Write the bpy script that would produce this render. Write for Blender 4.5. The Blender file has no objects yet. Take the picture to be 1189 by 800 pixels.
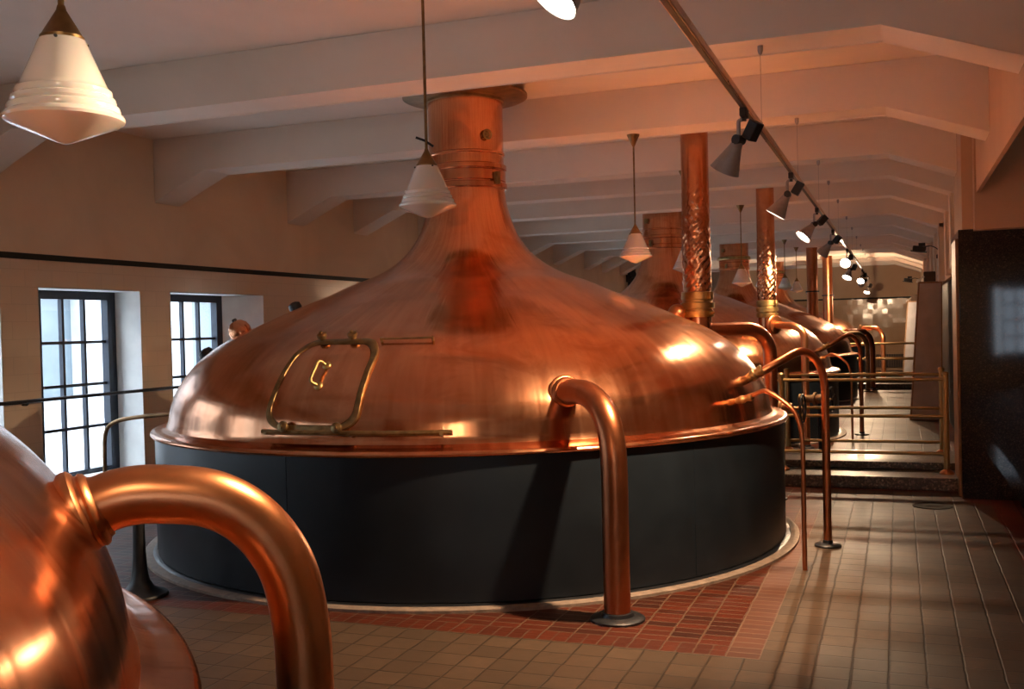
import bpy, bmesh, math, random
from mathutils import Vector, Matrix
random.seed(7)
PI = math.pi
sc = bpy.context.scene
col = sc.collection
Z = Vector((0, 0, 1))

# ------------------------------------------------------------------ materials
def mat(name):
    m = bpy.data.materials.new(name); m.use_nodes = True
    nt = m.node_tree; nt.nodes.clear()
    out = nt.nodes.new('ShaderNodeOutputMaterial')
    b = nt.nodes.new('ShaderNodeBsdfPrincipled')
    nt.links.new(b.outputs[0], out.inputs[0])
    return m, nt, b

def setin(nt, sock, v):
    if isinstance(v, bpy.types.NodeSocket): nt.links.new(v, sock)
    elif isinstance(v, (tuple, list)) and len(v) == 3 and sock.type == 'RGBA': sock.default_value = (*v, 1)
    else: sock.default_value = v

def node(nt, typ, ins=None, **kw):
    n = nt.nodes.new(typ)
    for k, v in kw.items(): setattr(n, k, v)
    for k, v in (ins or {}).items(): setin(nt, n.inputs[k], v)
    return n

def math_(nt, op, a, b=0.0, c=None):
    n = nt.nodes.new('ShaderNodeMath'); n.operation = op
    setin(nt, n.inputs[0], a); setin(nt, n.inputs[1], b)
    if c is not None: setin(nt, n.inputs[2], c)
    return n.outputs[0]

def mixc(nt, f, a, b):
    n = nt.nodes.new('ShaderNodeMix'); n.data_type = 'RGBA'
    setin(nt, n.inputs[0], f); setin(nt, n.inputs[6], a); setin(nt, n.inputs[7], b)
    return n.outputs[2]

def ramp(nt, f, stops):
    n = nt.nodes.new('ShaderNodeValToRGB')
    while len(n.color_ramp.elements) < len(stops): n.color_ramp.elements.new(.5)
    for e, (p, c) in zip(n.color_ramp.elements, stops):
        e.position = p; e.color = (*c, 1) if len(c) == 3 else c
    setin(nt, n.inputs[0], f)
    return n.outputs[0]

def noise(nt, vec, scale, detail=3, rough=.5, dist=0):
    n = node(nt, 'ShaderNodeTexNoise', {'Scale': scale, 'Detail': detail, 'Roughness': rough, 'Distortion': dist})
    if vec is not None: nt.links.new(vec, n.inputs['Vector'])
    return n.outputs['Fac']

def objco(nt): return node(nt, 'ShaderNodeTexCoord').outputs['Object']
def worldpos(nt): return node(nt, 'ShaderNodeNewGeometry').outputs['Position']
def scaled(nt, v, s):
    n = node(nt, 'ShaderNodeVectorMath', operation='MULTIPLY'); nt.links.new(v, n.inputs[0]); n.inputs[1].default_value = s
    return n.outputs[0]
def bump(nt, h, strength, dist=.01):
    return node(nt, 'ShaderNodeBump', {'Height': h, 'Strength': strength, 'Distance': dist}).outputs[0]

def simple(name, c, rough=.5, metal=0.0, var=.12, scale=12.0, bmp=0.0, spec=None, coat=0.0):
    m, nt, b = mat(name)
    f = noise(nt, objco(nt), scale, 4)
    lo = tuple(x * (1 - var) for x in c); hi = tuple(min(1, x * (1 + var)) for x in c)
    setin(nt, b.inputs['Base Color'], ramp(nt, f, [(.3, lo), (.7, hi)]))
    b.inputs['Metallic'].default_value = metal
    setin(nt, b.inputs['Roughness'], math_(nt, 'MULTIPLY_ADD', f, .16, rough - .08))
    if bmp: setin(nt, b.inputs['Normal'], bump(nt, f, bmp))
    if spec is not None: b.inputs['Specular IOR Level'].default_value = spec
    b.inputs['Coat Weight'].default_value = coat
    return m

def copper(name, c1, c2, rough, streak=(9, 9, .8), bmp=.05, patina=None, wob=2.2, polar=False, rvar=.2):
    m, nt, b = mat(name)
    oc = objco(nt)
    if polar:               # wiping marks run from the neck down to the rim
        s_ = node(nt, 'ShaderNodeSeparateXYZ'); nt.links.new(oc, s_.inputs[0])
        cv = node(nt, 'ShaderNodeCombineXYZ')
        nt.links.new(math_(nt, 'MULTIPLY', math_(nt, 'ARCTAN2', s_.outputs[1], s_.outputs[0]), 11.0), cv.inputs[0])
        nt.links.new(math_(nt, 'MULTIPLY', node(nt, 'ShaderNodeVectorMath', {0: oc}, operation='LENGTH').outputs['Value'], .9), cv.inputs[1])
        nt.links.new(math_(nt, 'MULTIPLY', s_.outputs[2], .7), cv.inputs[2])
        st = noise(nt, cv.outputs[0], 2.6, 2, .5, .5)
    else:
        st = noise(nt, scaled(nt, oc, streak), 2.2, 6, .62, .4)
    big = noise(nt, oc, 1.3, 4, .6, .8)
    f = math_(nt, 'ADD', math_(nt, 'MULTIPLY', st, .5), math_(nt, 'MULTIPLY', big, .5))
    cc = ramp(nt, f, [(.36, c1), (.62, c2)])
    if patina:
        cc = mixc(nt, ramp(nt, noise(nt, oc, 2.4, 5, .65, 1.0), [(.52, (0, 0, 0)), (.75, (1, 1, 1))]), cc, patina)
    setin(nt, b.inputs['Base Color'], cc)
    b.inputs['Metallic'].default_value = 1
    setin(nt, b.inputs['Roughness'], math_(nt, 'MULTIPLY_ADD', f, rvar, rough - rvar / 2))
    h = math_(nt, 'ADD', math_(nt, 'MULTIPLY', noise(nt, oc, wob, 2), 1.0), math_(nt, 'MULTIPLY', st, .16 if polar else .12))
    if bmp: setin(nt, b.inputs['Normal'], bump(nt, h, bmp, .05))
    return m

M = {}
M['dome'] = copper('brushed_copper', (.62, .25, .12), (.79, .385, .21), .19, patina=(.54, .20, .09), bmp=.16, polar=True, rvar=.24)
M['pipe'] = copper('polished_copper_pipe', (.42, .14, .06), (.52, .19, .085), .33, streak=(5, 5, 5), bmp=0)
M['pipe_bright'] = copper('bright_copper_pipe', (.66, .25, .10), (.74, .31, .14), .33, streak=(4, 4, 4), bmp=0)
M['band'] = copper('shiny_copper_band', (.62, .25, .12), (.74, .34, .18), .17, streak=(3, 3, 3), bmp=.04)
M['foil'] = copper('crumpled_copper_sheet', (.55, .21, .10), (.74, .34, .17), .22, streak=(3, 3, 3), bmp=.0)
M['brass'] = simple('aged_brass', (.40, .27, .11), .42, 1, .25, 14)
M['brass_dark'] = simple('dull_brass', (.27, .17, .075), .44, 1, .3, 20)
M['rail_brass'] = simple('brass_rail', (.45, .31, .13), .42, 1, .06, 3)
M['bronze'] = simple('weathered_bronze', (.34, .22, .12), .45, 1, .35, 9)
M['jacket'] = simple('dark_slate_paint', (.009, .0125, .017), .40, 0, .25, 3, .05, spec=.3)
M['iron'] = simple('black_iron', (.012, .012, .014), .38, 0, .3, 25)
M['frieze'] = simple('black_frieze_tile', (.010, .012, .010), .5, 0, .2, 8, spec=.2)
M['blackplastic'] = simple('black_plastic', (.014, .013, .014), .45, 0, .2, 25)
M['winframe'] = simple('dark_navy_window_paint', (.012, .018, .032), .35, 0, .2, 20)
M['opal'] = simple('opal_white_glass', (.80, .76, .72), .16, 0, .03, 4, coat=.5)
M['opal'].node_tree.nodes['Principled BSDF'].inputs['Subsurface Weight'].default_value = .15
M['greymetal'] = simple('grey_lacquered_metal', (.38, .36, .35), .38, .5, .1, 25)
M['aluminium'] = simple('pale_aluminium', (.72, .66, .58), .3, 1, .1, 25)
M['trackmetal'] = simple('champagne_track_metal', (.62, .44, .30), .3, 1, .1, 25)
M['stone'] = simple('pale_kerb_concrete', (.22, .16, .12), .7, 0, .25, 22, .25)
M['sill'] = simple('white_sill', (.78, .78, .76), .5, 0, .05, 8)
M['reveal'] = simple('white_reveal_plaster', (.80, .80, .77), .6, 0, .08, 5, .1)
M['board'] = simple('grey_display_board', (.52, .48, .48), .6, 0, .12, 5)
M['board_pale'] = simple('pale_display_board', (.40, .38, .40), .6, 0, .10, 5)
M['board_edge'] = simple('tan_board_edge', (.30, .17, .09), .55, 0, .2, 12)
M['drain'] = simple('dark_drain_iron', (.022, .015, .010), .75, 0, .2, 25, spec=.15)
M['radiator'] = simple('brown_radiator_paint', (.07, .035, .02), .5, 0, .2, 12)
M['facade'] = simple('pale_facade_render', (.40, .42, .43), .8, 0, .1, 2)
M['facade_dark'] = simple('grey_facade_window', (.12, .15, .17), .4, 0, .1, 2)
M['pavement'] = simple('grey_pavement', (.45, .46, .47), .8, 0, .15, 4)

def plaster(name, c, c2):
    m, nt, b = mat(name); p = worldpos(nt)
    f = noise(nt, p, .7, 5, .6, .6); g = noise(nt, p, 30, 3)
    setin(nt, b.inputs['Base Color'], ramp(nt, f, [(.35, c), (.65, c2)]))
    b.inputs['Roughness'].default_value = .85
    setin(nt, b.inputs['Normal'], bump(nt, math_(nt, 'ADD', g, math_(nt, 'MULTIPLY', f, 2)), .12, .01))
    return m
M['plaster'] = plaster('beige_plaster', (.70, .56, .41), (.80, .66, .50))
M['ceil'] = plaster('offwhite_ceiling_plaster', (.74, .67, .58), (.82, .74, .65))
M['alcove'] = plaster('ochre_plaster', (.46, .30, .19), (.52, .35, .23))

def tilewall(name, axis, c, tilt, w=.30, h=.15):
    """cream glazed tiles; every tile tilts a little"""
    m, nt, b = mat(name); p = worldpos(nt)
    s = node(nt, 'ShaderNodeSeparateXYZ'); nt.links.new(p, s.inputs[0])
    u = s.outputs[1] if axis == 'x' else s.outputs[0]
    cv = node(nt, 'ShaderNodeCombineXYZ'); nt.links.new(u, cv.inputs[0]); nt.links.new(s.outputs[2], cv.inputs[1])
    br = node(nt, 'ShaderNodeTexBrick', {'Color1': tuple(c), 'Color2': tuple(x * .97 for x in c), 'Mortar': tuple(x * .86 for x in c), 'Scale': 1.0,
              'Mortar Size': .003, 'Mortar Smooth': .2, 'Brick Width': w, 'Row Height': h}, offset=.5)
    nt.links.new(cv.outputs[0], br.inputs['Vector'])
    setin(nt, b.inputs['Base Color'], br.outputs['Color'])
    b.inputs['Roughness'].default_value = .17
    fl = node(nt, 'ShaderNodeVectorMath', operation='SNAP'); nt.links.new(cv.outputs[0], fl.inputs[0]); fl.inputs[1].default_value = (w / 2, h, 1)
    wn = node(nt, 'ShaderNodeTexWhiteNoise'); nt.links.new(fl.outputs[0], wn.inputs['Vector'])
    sub = node(nt, 'ShaderNodeVectorMath', operation='SUBTRACT'); nt.links.new(wn.outputs['Color'], sub.inputs[0]); sub.inputs[1].default_value = (.5, .5, .5)
    sc_ = node(nt, 'ShaderNodeVectorMath', operation='SCALE'); nt.links.new(sub.outputs[0], sc_.inputs[0]); sc_.inputs['Scale'].default_value = tilt
    g = node(nt, 'ShaderNodeNewGeometry')
    ad = node(nt, 'ShaderNodeVectorMath', operation='ADD'); nt.links.new(g.outputs['Normal'], ad.inputs[0]); nt.links.new(sc_.outputs[0], ad.inputs[1])
    nm = node(nt, 'ShaderNodeVectorMath', operation='NORMALIZE'); nt.links.new(ad.outputs[0], nm.inputs[0])
    nt.links.new(nm.outputs[0], b.inputs['Normal'])
    return m
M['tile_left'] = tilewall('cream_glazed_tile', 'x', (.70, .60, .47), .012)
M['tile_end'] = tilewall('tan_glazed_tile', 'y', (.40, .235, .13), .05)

def granite():
    m, nt, b = mat('black_brown_granite'); p = worldpos(nt)
    v = node(nt, 'ShaderNodeTexVoronoi', {'Scale': 110.0}); nt.links.new(p, v.inputs['Vector'])
    sp = node(nt, 'ShaderNodeSeparateColor'); nt.links.new(v.outputs['Color'], sp.inputs[0])
    setin(nt, b.inputs['Base Color'], ramp(nt, sp.outputs[0], [(0, (.012, .010, .011)), (.6, (.026, .021, .020)), (.93, (.05, .036, .029)), (1, (.09, .064, .05))]))
    b.inputs['Roughness'].default_value = .05; b.inputs['Specular IOR Level'].default_value = .2
    return m
M['granite'] = granite()

def terrazzo():
    m, nt, b = mat('speckled_terrazzo'); p = worldpos(nt)
    v = node(nt, 'ShaderNodeTexVoronoi', {'Scale': 60.0}); nt.links.new(p, v.inputs['Vector'])
    sp = node(nt, 'ShaderNodeSeparateColor'); nt.links.new(v.outputs['Color'], sp.inputs[0])
    setin(nt, b.inputs['Base Color'], ramp(nt, sp.outputs[0], [(0, (.035, .028, .022)), (.6, (.07, .055, .04)), (.95, (.20, .15, .10)), (1, (.3, .23, .16))]))
    b.inputs['Roughness'].default_value = .30
    return m
M['terrazzo'] = terrazzo()

def floor_mat():
    m, nt, b = mat('clay_tile_and_brick_floor'); p = worldpos(nt)
    s = node(nt, 'ShaderNodeSeparateXYZ'); nt.links.new(p, s.inputs[0]); X, Y = s.outputs[0], s.outputs[1]
    wn_ = node(nt, 'ShaderNodeTexNoise', {'Scale': 7.0, 'Detail': 2.0}); nt.links.new(p, wn_.inputs['Vector'])
    wsub = node(nt, 'ShaderNodeVectorMath', {0: wn_.outputs['Color'], 1: (.5, .5, .5)}, operation='SUBTRACT')
    wob = node(nt, 'ShaderNodeVectorMath', {0: wsub.outputs[0], 1: (.016, .016, 0)}, operation='MULTIPLY').outputs[0]
    def brick(w, h, off, c1, c2, mo, x0, y0, msz, rot=False):
        cv = node(nt, 'ShaderNodeCombineXYZ')
        a = math_(nt, 'ADD', X, 40 * w * 4 - x0 + 0.0); c = math_(nt, 'ADD', Y, 40 * h * 4 - y0)
        nt.links.new(c if rot else a, cv.inputs[0]); nt.links.new(a if rot else c, cv.inputs[1])
        t = node(nt, 'ShaderNodeTexBrick', {'Color1': c1, 'Color2': c2, 'Mortar': mo, 'Scale': 1.0, 'Mortar Size': msz, 'Mortar Smooth': .8, 'Bias': 0.0,
                 'Brick Width': w, 'Row Height': h}, offset=off)
        va = node(nt, 'ShaderNodeVectorMath', {0: cv.outputs[0], 1: wob}, operation='ADD'); nt.links.new(va.outputs[0], t.inputs['Vector']); return t
    big = noise(nt, p, 1.1, 4, .6)
    fine = noise(nt, p, 14, 4, .6)
    tile = brick(.166, .166, 0, (.100, .060, .036), (.068, .041, .025), (.021, .014, .009), -.067, 5.045, .0075)
    tcol = mixc(nt, ramp(nt, fine, [(.35, (0, 0, 0)), (.75, (.75, .75, .75))]), tile.outputs['Color'], (.062, .040, .025))
    red = brick(.166, .083, 0, (.078, .0125, .004), (.026, .005, .002), (.105, .062, .038), -.66, 5.06, .0085)
    sold = brick(.083, .166, 0, (.085, .015, .005), (.052, .010, .004), (.085, .05, .032), -.66, 5.06, .007)
    pale = brick(.166, .083, 0, (.105, .036, .018), (.075, .025, .013), (.145, .092, .06), -.66, 5.06, .008)
    inb = math_(nt, 'MULTIPLY', math_(nt, 'LESS_THAN', X, -.66), math_(nt, 'GREATER_THAN', Y, 5.06))
    insold = math_(nt, 'MULTIPLY', inb, math_(nt, 'LESS_THAN', Y, 5.226))
    inpale = math_(nt, 'MULTIPLY', inb, math_(nt, 'GREATER_THAN', X, -.826))
    rc = mixc(nt, insold, red.outputs['Color'], sold.outputs['Color'])
    rc = mixc(nt, inpale, rc, pale.outputs['Color'])
    rc = mixc(nt, math_(nt, 'MULTIPLY', fine, .5), rc, mixc(nt, .5, rc, (.10, .03, .015)))
    # a red edging along the granite at the side
    e1 = math_(nt, 'MULTIPLY', math_(nt, 'GREATER_THAN', X, .735), math_(nt, 'LESS_THAN', X, .93))
    e2 = math_(nt, 'MULTIPLY', math_(nt, 'GREATER_THAN', math_(nt, 'ADD', Y, math_(nt, 'MULTIPLY', X, 1.3)), 10.66), math_(nt, 'GREATER_THAN', X, .5))
    e3 = math_(nt, 'MULTIPLY', math_(nt, 'GREATER_THAN', Y, 10.37), math_(nt, 'LESS_THAN', Y, 10.46))
    edge = math_(nt, 'MAXIMUM', math_(nt, 'MAXIMUM', e1, e2), e3)
    redge = brick(.083, .166, 0, (.11, .022, .011), (.08, .017, .008), (.08, .05, .033), .735, 5.06, .004, True)
    c = mixc(nt, inb, tcol, rc)
    c = mixc(nt, edge, c, redge.outputs['Color'])
    setin(nt, b.inputs['Base Color'], c)
    b.inputs['Specular IOR Level'].default_value = .22
    setin(nt, b.inputs['Roughness'], math_(nt, 'MULTIPLY_ADD', big, .3, .36))
    h = math_(nt, 'ADD', math_(nt, 'MULTIPLY', tile.outputs['Fac'], -1.0), math_(nt, 'MULTIPLY', fine, .4))
    h2 = math_(nt, 'ADD', math_(nt, 'MULTIPLY', red.outputs['Fac'], -1.0), math_(nt, 'MULTIPLY', fine, .6))
    mh = node(nt, 'ShaderNodeMix'); setin(nt, mh.inputs[0], inb); setin(nt, mh.inputs[2], h); setin(nt, mh.inputs[3], h2)
    setin(nt, b.inputs['Normal'], bump(nt, mh.outputs[0], .5, .004))
    return m
M['floor'] = floor_mat()

def glass_mat():
    m = bpy.data.materials.new('clear_window_glass'); m.use_nodes = True; nt = m.node_tree; nt.nodes.clear()
    out = nt.nodes.new('ShaderNodeOutputMaterial')
    tr = node(nt, 'ShaderNodeBsdfTransparent', {'Color': (.93, .96, 1.0)}); gl = node(nt, 'ShaderNodeBsdfGlossy', {'Roughness': .02})
    mx = node(nt, 'ShaderNodeMixShader', {0: .06}); nt.links.new(tr.outputs[0], mx.inputs[1]); nt.links.new(gl.outputs[0], mx.inputs[2])
    nt.links.new(mx.outputs[0], out.inputs[0]); return m
M['glass'] = glass_mat()

def emis(name, c, s):
    m = bpy.data.materials.new(name); m.use_nodes = True; nt = m.node_tree; nt.nodes.clear()
    out = nt.nodes.new('ShaderNodeOutputMaterial'); e = node(nt, 'ShaderNodeEmission', {'Color': c, 'Strength': s}); nt.links.new(e.outputs[0], out.inputs[0]); return m
M['lamp'] = emis('lit_halogen_lamp', (1, .86, .70), 28.0)

# ------------------------------------------------------------------ mesh helpers
def mesh_obj(name, bm, m, parent=None, loc=None, smooth=True, angle=35):
    bmesh.ops.recalc_face_normals(bm, faces=bm.faces)
    me = bpy.data.meshes.new(name); bm.to_mesh(me); bm.free()
    if m: me.materials.append(M[m] if isinstance(m, str) else m)
    if smooth:
        for p in me.polygons: p.use_smooth = True
        try: me.set_sharp_from_angle(angle=math.radians(angle))
        except Exception: pass
    o = bpy.data.objects.new(name, me); col.objects.link(o)
    if parent: o.parent = parent
    if loc: o.location = loc
    return o

def empty(name, loc=(0, 0, 0), rz=0):
    o = bpy.data.objects.new(name, None); col.objects.link(o); o.empty_display_size = .1
    o.location = loc; o.rotation_euler.z = rz; return o

def tag(o, label=None, cat=None, group=None, kind=None):
    if label: o['label'] = label
    if cat: o['category'] = cat
    if group: o['group'] = group
    if kind: o['kind'] = kind
    return o

def box(bm, a, b):
    vs = [bm.verts.new((x, y, z)) for z in (a[2], b[2]) for y in (a[1], b[1]) for x in (a[0], b[0])]
    for f in ((0, 1, 3, 2), (4, 5, 7, 6), (0, 1, 5, 4), (2, 3, 7, 6), (0, 2, 6, 4), (1, 3, 7, 5)):
        bm.faces.new([vs[i] for i in f])
    return vs

def obox(bm, c, sx, sy, sz, mtx=None):
    vs = box(bm, (-sx / 2, -sy / 2, -sz / 2), (sx / 2, sy / 2, sz / 2))
    mm = Matrix.Translation(c) @ (mtx.to_4x4() if mtx else Matrix())
    for v in vs: v.co = mm @ v.co
    return vs

def bevel(bm, w=.004, seg=2):
    bmesh.ops.bevel(bm, geom=list(bm.edges), offset=w, segments=seg, affect='EDGES', profile=.6)

def lathe(bm, prof, seg=48, mtx=None, close=False):
    """profile [(r, z)...]; r == 0 makes a pole"""
    rings = []
    for r, z in prof:
        if r < 1e-6: rings.append([bm.verts.new((0, 0, z))])
        else: rings.append([bm.verts.new((r * math.cos(2 * PI * i / seg), r * math.sin(2 * PI * i / seg), z)) for i in range(seg)])
    prs = list(zip(rings[:-1], rings[1:]))
    if close: prs.append((rings[-1], rings[0]))
    for a, b in prs:
        for i in range(seg):
            j = (i + 1) % seg
            q = [a[i % len(a)], a[j % len(a)], b[j % len(b)], b[i % len(b)]]
            u = []
            for v in q:
                if v not in u: u.append(v)
            if len(u) > 2: bm.faces.new(u)
    if mtx is not None:
        for rg in rings:
            for v in rg: v.co = mtx @ v.co
    return rings

def to_dir(d, at=(0, 0, 0)):
    """matrix turning local z into direction d, moved to at"""
    d = Vector(d).normalized()
    return Matrix.Translation(at) @ d.to_track_quat('Z', 'Y').to_matrix().to_4x4()

def tube(bm, pts, r, seg=16, caps=True):
    pts = [Vector(p) for p in pts]; n = len(pts)
    rs = r if isinstance(r, (list, tuple)) else [r] * n
    t = [(pts[min(i + 1, n - 1)] - pts[max(i - 1, 0)]).normalized() for i in range(n)]
    up = Vector((0, 0, 1)) if abs(t[0].z) < .9 else Vector((1, 0, 0))
    x = up.cross(t[0]).normalized(); rings = []
    for i in range(n):
        if i:
            q = t[i - 1].rotation_difference(t[i]); x = q @ x
        x = (x - t[i] * x.dot(t[i])).normalized(); y = t[i].cross(x)
        rings.append([bm.verts.new(pts[i] + (x * math.cos(2 * PI * k / seg) + y * math.sin(2 * PI * k / seg)) * rs[i]) for k in range(seg)])
    for a, b in zip(rings[:-1], rings[1:]):
        for k in range(seg):
            bm.faces.new((a[k], a[(k + 1) % seg], b[(k + 1) % seg], b[k]))
    if caps:
        bm.faces.new(rings[0]); bm.faces.new(rings[-1])

def bend(pts, radii, n=10):
    """polyline with rounded corners; radii per inner corner"""
    pts = [Vector(p) for p in pts]; out = [pts[0]]
    for i in range(1, len(pts) - 1):
        p = pts[i]; a = (pts[i - 1] - p); b = (pts[i + 1] - p); la, lb = a.length, b.length; a.normalize(); b.normalize()
        ang = a.angle(b); d = min(radii[i - 1] / math.tan(ang / 2), la * .98, lb * .98)
        s, e = p + a * d, p + b * d
        rad = d * math.tan(ang / 2); c = p + (a + b).normalized() * (rad / math.sin(ang / 2))
        v0, v1 = s - c, e - c; tot = v0.angle(v1); ax = v0.cross(v1).normalized()
        for k in range(n + 1): out.append(c + Matrix.Rotation(tot * k / n, 3, ax) @ v0)
    out.append(pts[-1]); return out

def spline(pts, n=8):
    p = [Vector(q) for q in pts]; p = [p[0] * 2 - p[1]] + p + [p[-1] * 2 - p[-2]]; out = []
    for i in range(1, len(p) - 2):
        for k in range(n):
            t = k / n
            out.append(.5 * ((2 * p[i]) + (p[i + 1] - p[i - 1]) * t + (2 * p[i - 1] - 5 * p[i] + 4 * p[i + 1] - p[i + 2]) * t * t + (3 * p[i] - p[i - 1] - 3 * p[i + 1] + p[i + 2]) * t ** 3))
    out.append(p[-2]); return out

def prism(bm, poly, y0, y1, ax='y'):
    """poly in (x, z) pushed along y, or in (y, z) pushed along x"""
    f = (lambda a, b, t: (a, t, b)) if ax == 'y' else (lambda a, b, t: (t, a, b))
    A = [bm.verts.new(f(a, b, y0)) for a, b in poly]; B = [bm.verts.new(f(a, b, y1)) for a, b in poly]
    bm.faces.new(A); bm.faces.new(B)
    for i in range(len(poly)):
        j = (i + 1) % len(poly); bm.faces.new((A[i], A[j], B[j], B[i]))

def structure(name, bm, m, parent=None, smooth=False):
    o = mesh_obj(name, bm, m, parent, smooth=smooth)
    if not parent: o['kind'] = 'structure'
    return o

def copy_tree(o, parent=None):
    c = o.copy(); col.objects.link(c)
    if parent: c.parent = parent
    for ch in list(o.children): copy_tree(ch, c)
    return c

def new(): return bmesh.new()

# ------------------------------------------------------------------ the room
YB, YE = -6.0, 34.5         # back and end wall
XL, XR = -7.0, .92
ZB, ZC = 3.29, 3.63         # underside of beams, ceiling

bm = new(); box(bm, (-7.6, YB - .3, -.2), (3.7, YE + .3, 0)); structure('floor', bm, 'floor')
bm = new(); box(bm, (-7.6, YB - .3, ZC), (3.7, YE + .3, ZC + .2)); structure('ceiling', bm, 'ceil')

# wall with windows: openings (y0, y1, y1 of the splayed far reveal at the inner face)
WIN = [(-3.49, -2.2, -2.2), (-1.76, -.47, -.47), (-.03, 1.26, 1.26), (1.70, 2.99, 2.99), (3.43, 4.72, 4.72), (5.16, 6.485, 6.485), (6.887, 8.172, 8.172), (8.614, 9.90, 10.27)] + [(12.4 + 1.75 * k, 13.7 + 1.75 * k, 13.7 + 1.75 * k) for k in range(12)]
ZS, ZT = .33, 2.10
T = .31
bm = new()
box(bm, (XL - T, YB, -.0), (XL, YE, ZS)); box(bm, (XL - T, YB, ZT), (XL, YE, 2.337))
edges = [YB]
for y0, y1, y2 in WIN: edges += [y0, (y1, y2)]
edges.append(YE)
ys = YB; yin = YB
for y0, y1, y2 in WIN:
    prism_pts = [(XL, yin), (XL, y0), (XL - T, y0), (XL - T, ys)]
    A = [bm.verts.new((x, y, ZS)) for x, y in prism_pts]; B = [bm.verts.new((x, y, ZT)) for x, y in prism_pts]
    for i in range(4): bm.faces.new((A[i], A[(i + 1) % 4], B[(i + 1) % 4], B[i]))
    ys, yin = y1, y2
for x_ in (0,):
    A = [bm.verts.new((x, y, ZS)) for x, y in ((XL, yin), (XL, YE), (XL - T, YE), (XL - T, ys))]; B = [bm.verts.new((v.co.x, v.co.y, ZT)) for v in A]
    for i in range(4): bm.faces.new((A[i], A[(i + 1) % 4], B[(i + 1) % 4], B[i]))
structure('wall_left', bm, 'tile_left')
bm = new(); box(bm, (XL - T, YB, 2.389), (XL, YE, ZC)); structure('wall_left_upper', bm, 'plaster')
bm = new(); box(bm, (XL - T, YB, 2.337), (XL + .012, YE, 2.389)); structure('trim_1', bm, 'frieze')
# white linings of the window bays
for k, (y0, y1, y2) in enumerate(WIN):
    w = empty(f'window_{k+1}', (XL - T, (y0 + y1) / 2, ZS)); w['kind'] = 'structure'
    yc = (y0 + y1) / 2
    def L(x, y, z): return (x - (XL - T), y - yc, z - ZS)
    bm = new()
    e = .006
    # far and near reveal, head lining
    A = [bm.verts.new(L(*p)) for p in ((XL + .001, y2 - e, ZS), (XL + .001, y2 - e, ZT - e), (XL - T, y1 - e, ZT - e), (XL - T, y1 - e, ZS))]; bm.faces.new(A)
    A = [bm.verts.new(L(*p)) for p in ((XL + .001, y0 + e, ZS), (XL + .001, y0 + e, ZT - e), (XL - T, y0 + e, ZT - e), (XL - T, y0 + e, ZS))]; bm.faces.new(A)
    A = [bm.verts.new(L(*p)) for p in ((XL + .001, y0, ZT - e), (XL + .001, y2, ZT - e), (XL - T, y1, ZT - e), (XL - T, y0, ZT - e))]; bm.faces.new(A)
    mesh_obj('window_reveal', bm, 'reveal', w, smooth=False)
    bm = new(); box(bm, L(XL - T, y0 - .0, ZS - .03), L(XL + .03, y1, ZS + .012)); bevel(bm, .004, 1); mesh_obj('window_sill', bm, 'sill', w, smooth=False)
    # frame
    bm = new(); x0, x1 = XL - T - .07, XL - T + .0
    fw = .055
    box(bm, L(x0, y0, ZS), L(x1, y0 + fw, ZT)); box(bm, L(x0, y1 - fw, ZS), L(x1, y1, ZT))
    box(bm, L(x0, y0 + fw, ZS), L(x1, y1 - fw, ZS + fw)); box(bm, L(x0, y0 + fw, ZT - fw - .03), L(x1, y1 - fw, ZT))
    box(bm, L(x0 + .01, y1 - .135, ZS + fw), L(x1 + .02, y1 - .075, ZT - fw - .03))
    mesh_obj('window_frame', bm, 'winframe', w, smooth=False)
    bm = new(); ya, yb, za, zb = y0 + fw, y1 - .135, ZS + fw, ZT - fw - .03
    t = .014
    for i in (1, 2, 3):
        yy = ya + (yb - ya) * i / 4; box(bm, L(x0 + .015, yy - t, za), L(x1 - .01, yy + t, zb))
    for i in (1, 2, 3):
        zz = za + (zb - za) * i / 4; box(bm, L(x0 + .017, ya, zz - t), L(x1 - .012, yb, zz + t))
    mesh_obj('glazing_bars', bm, 'winframe', w, smooth=False)
    bm = new(); A = [bm.verts.new(L(XL - T - .035, y, z)) for y, z in ((ya, za), (yb, za), (yb, zb), (ya, zb))]; bm.faces.new(A)
    mesh_obj('window_pane', bm, 'glass', w, smooth=False)

# end wall, back wall
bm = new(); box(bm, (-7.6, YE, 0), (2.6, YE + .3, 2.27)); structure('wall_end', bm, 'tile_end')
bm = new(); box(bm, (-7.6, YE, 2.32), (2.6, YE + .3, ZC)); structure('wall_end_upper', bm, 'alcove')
bm = new(); box(bm, (-7.6, YE - .01, 2.27), (2.6, YE + .3, 2.32)); structure('trim_2', bm, 'frieze')
bm = new()
for a, b in (((-7.6, YB - .3, 0), (2.1, YB, ZC)), ((2.1, YB - .3, 0), (3.3, YB, .75)), ((2.1, YB - .3, 2.3), (3.3, YB, ZC)), ((3.3, YB - .3, 0), (3.7, YB, ZC))): box(bm, a, b)
structure('wall_back', bm, 'plaster')
# beams with haunches
BEAMS = [-3.9, -1.5, 1.0, 3.35, 6.07, 8.42, 10.82, 12.46, 14.49, 17.0, 19.05, 21.2, 23.55, 25.1, 26.9, 28.7, 31.0, 33.0]
for y in BEAMS:
    bm = new()
    prism(bm, [(XL, ZC), (XL, 2.99), (-6.39, ZB), (-.06, ZB), (.70, 2.995), (.70, ZC)], y, y + .39)
    bevel(bm, .012, 2)
    structure('ceiling_beam', bm, 'ceil', smooth=True)
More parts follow.
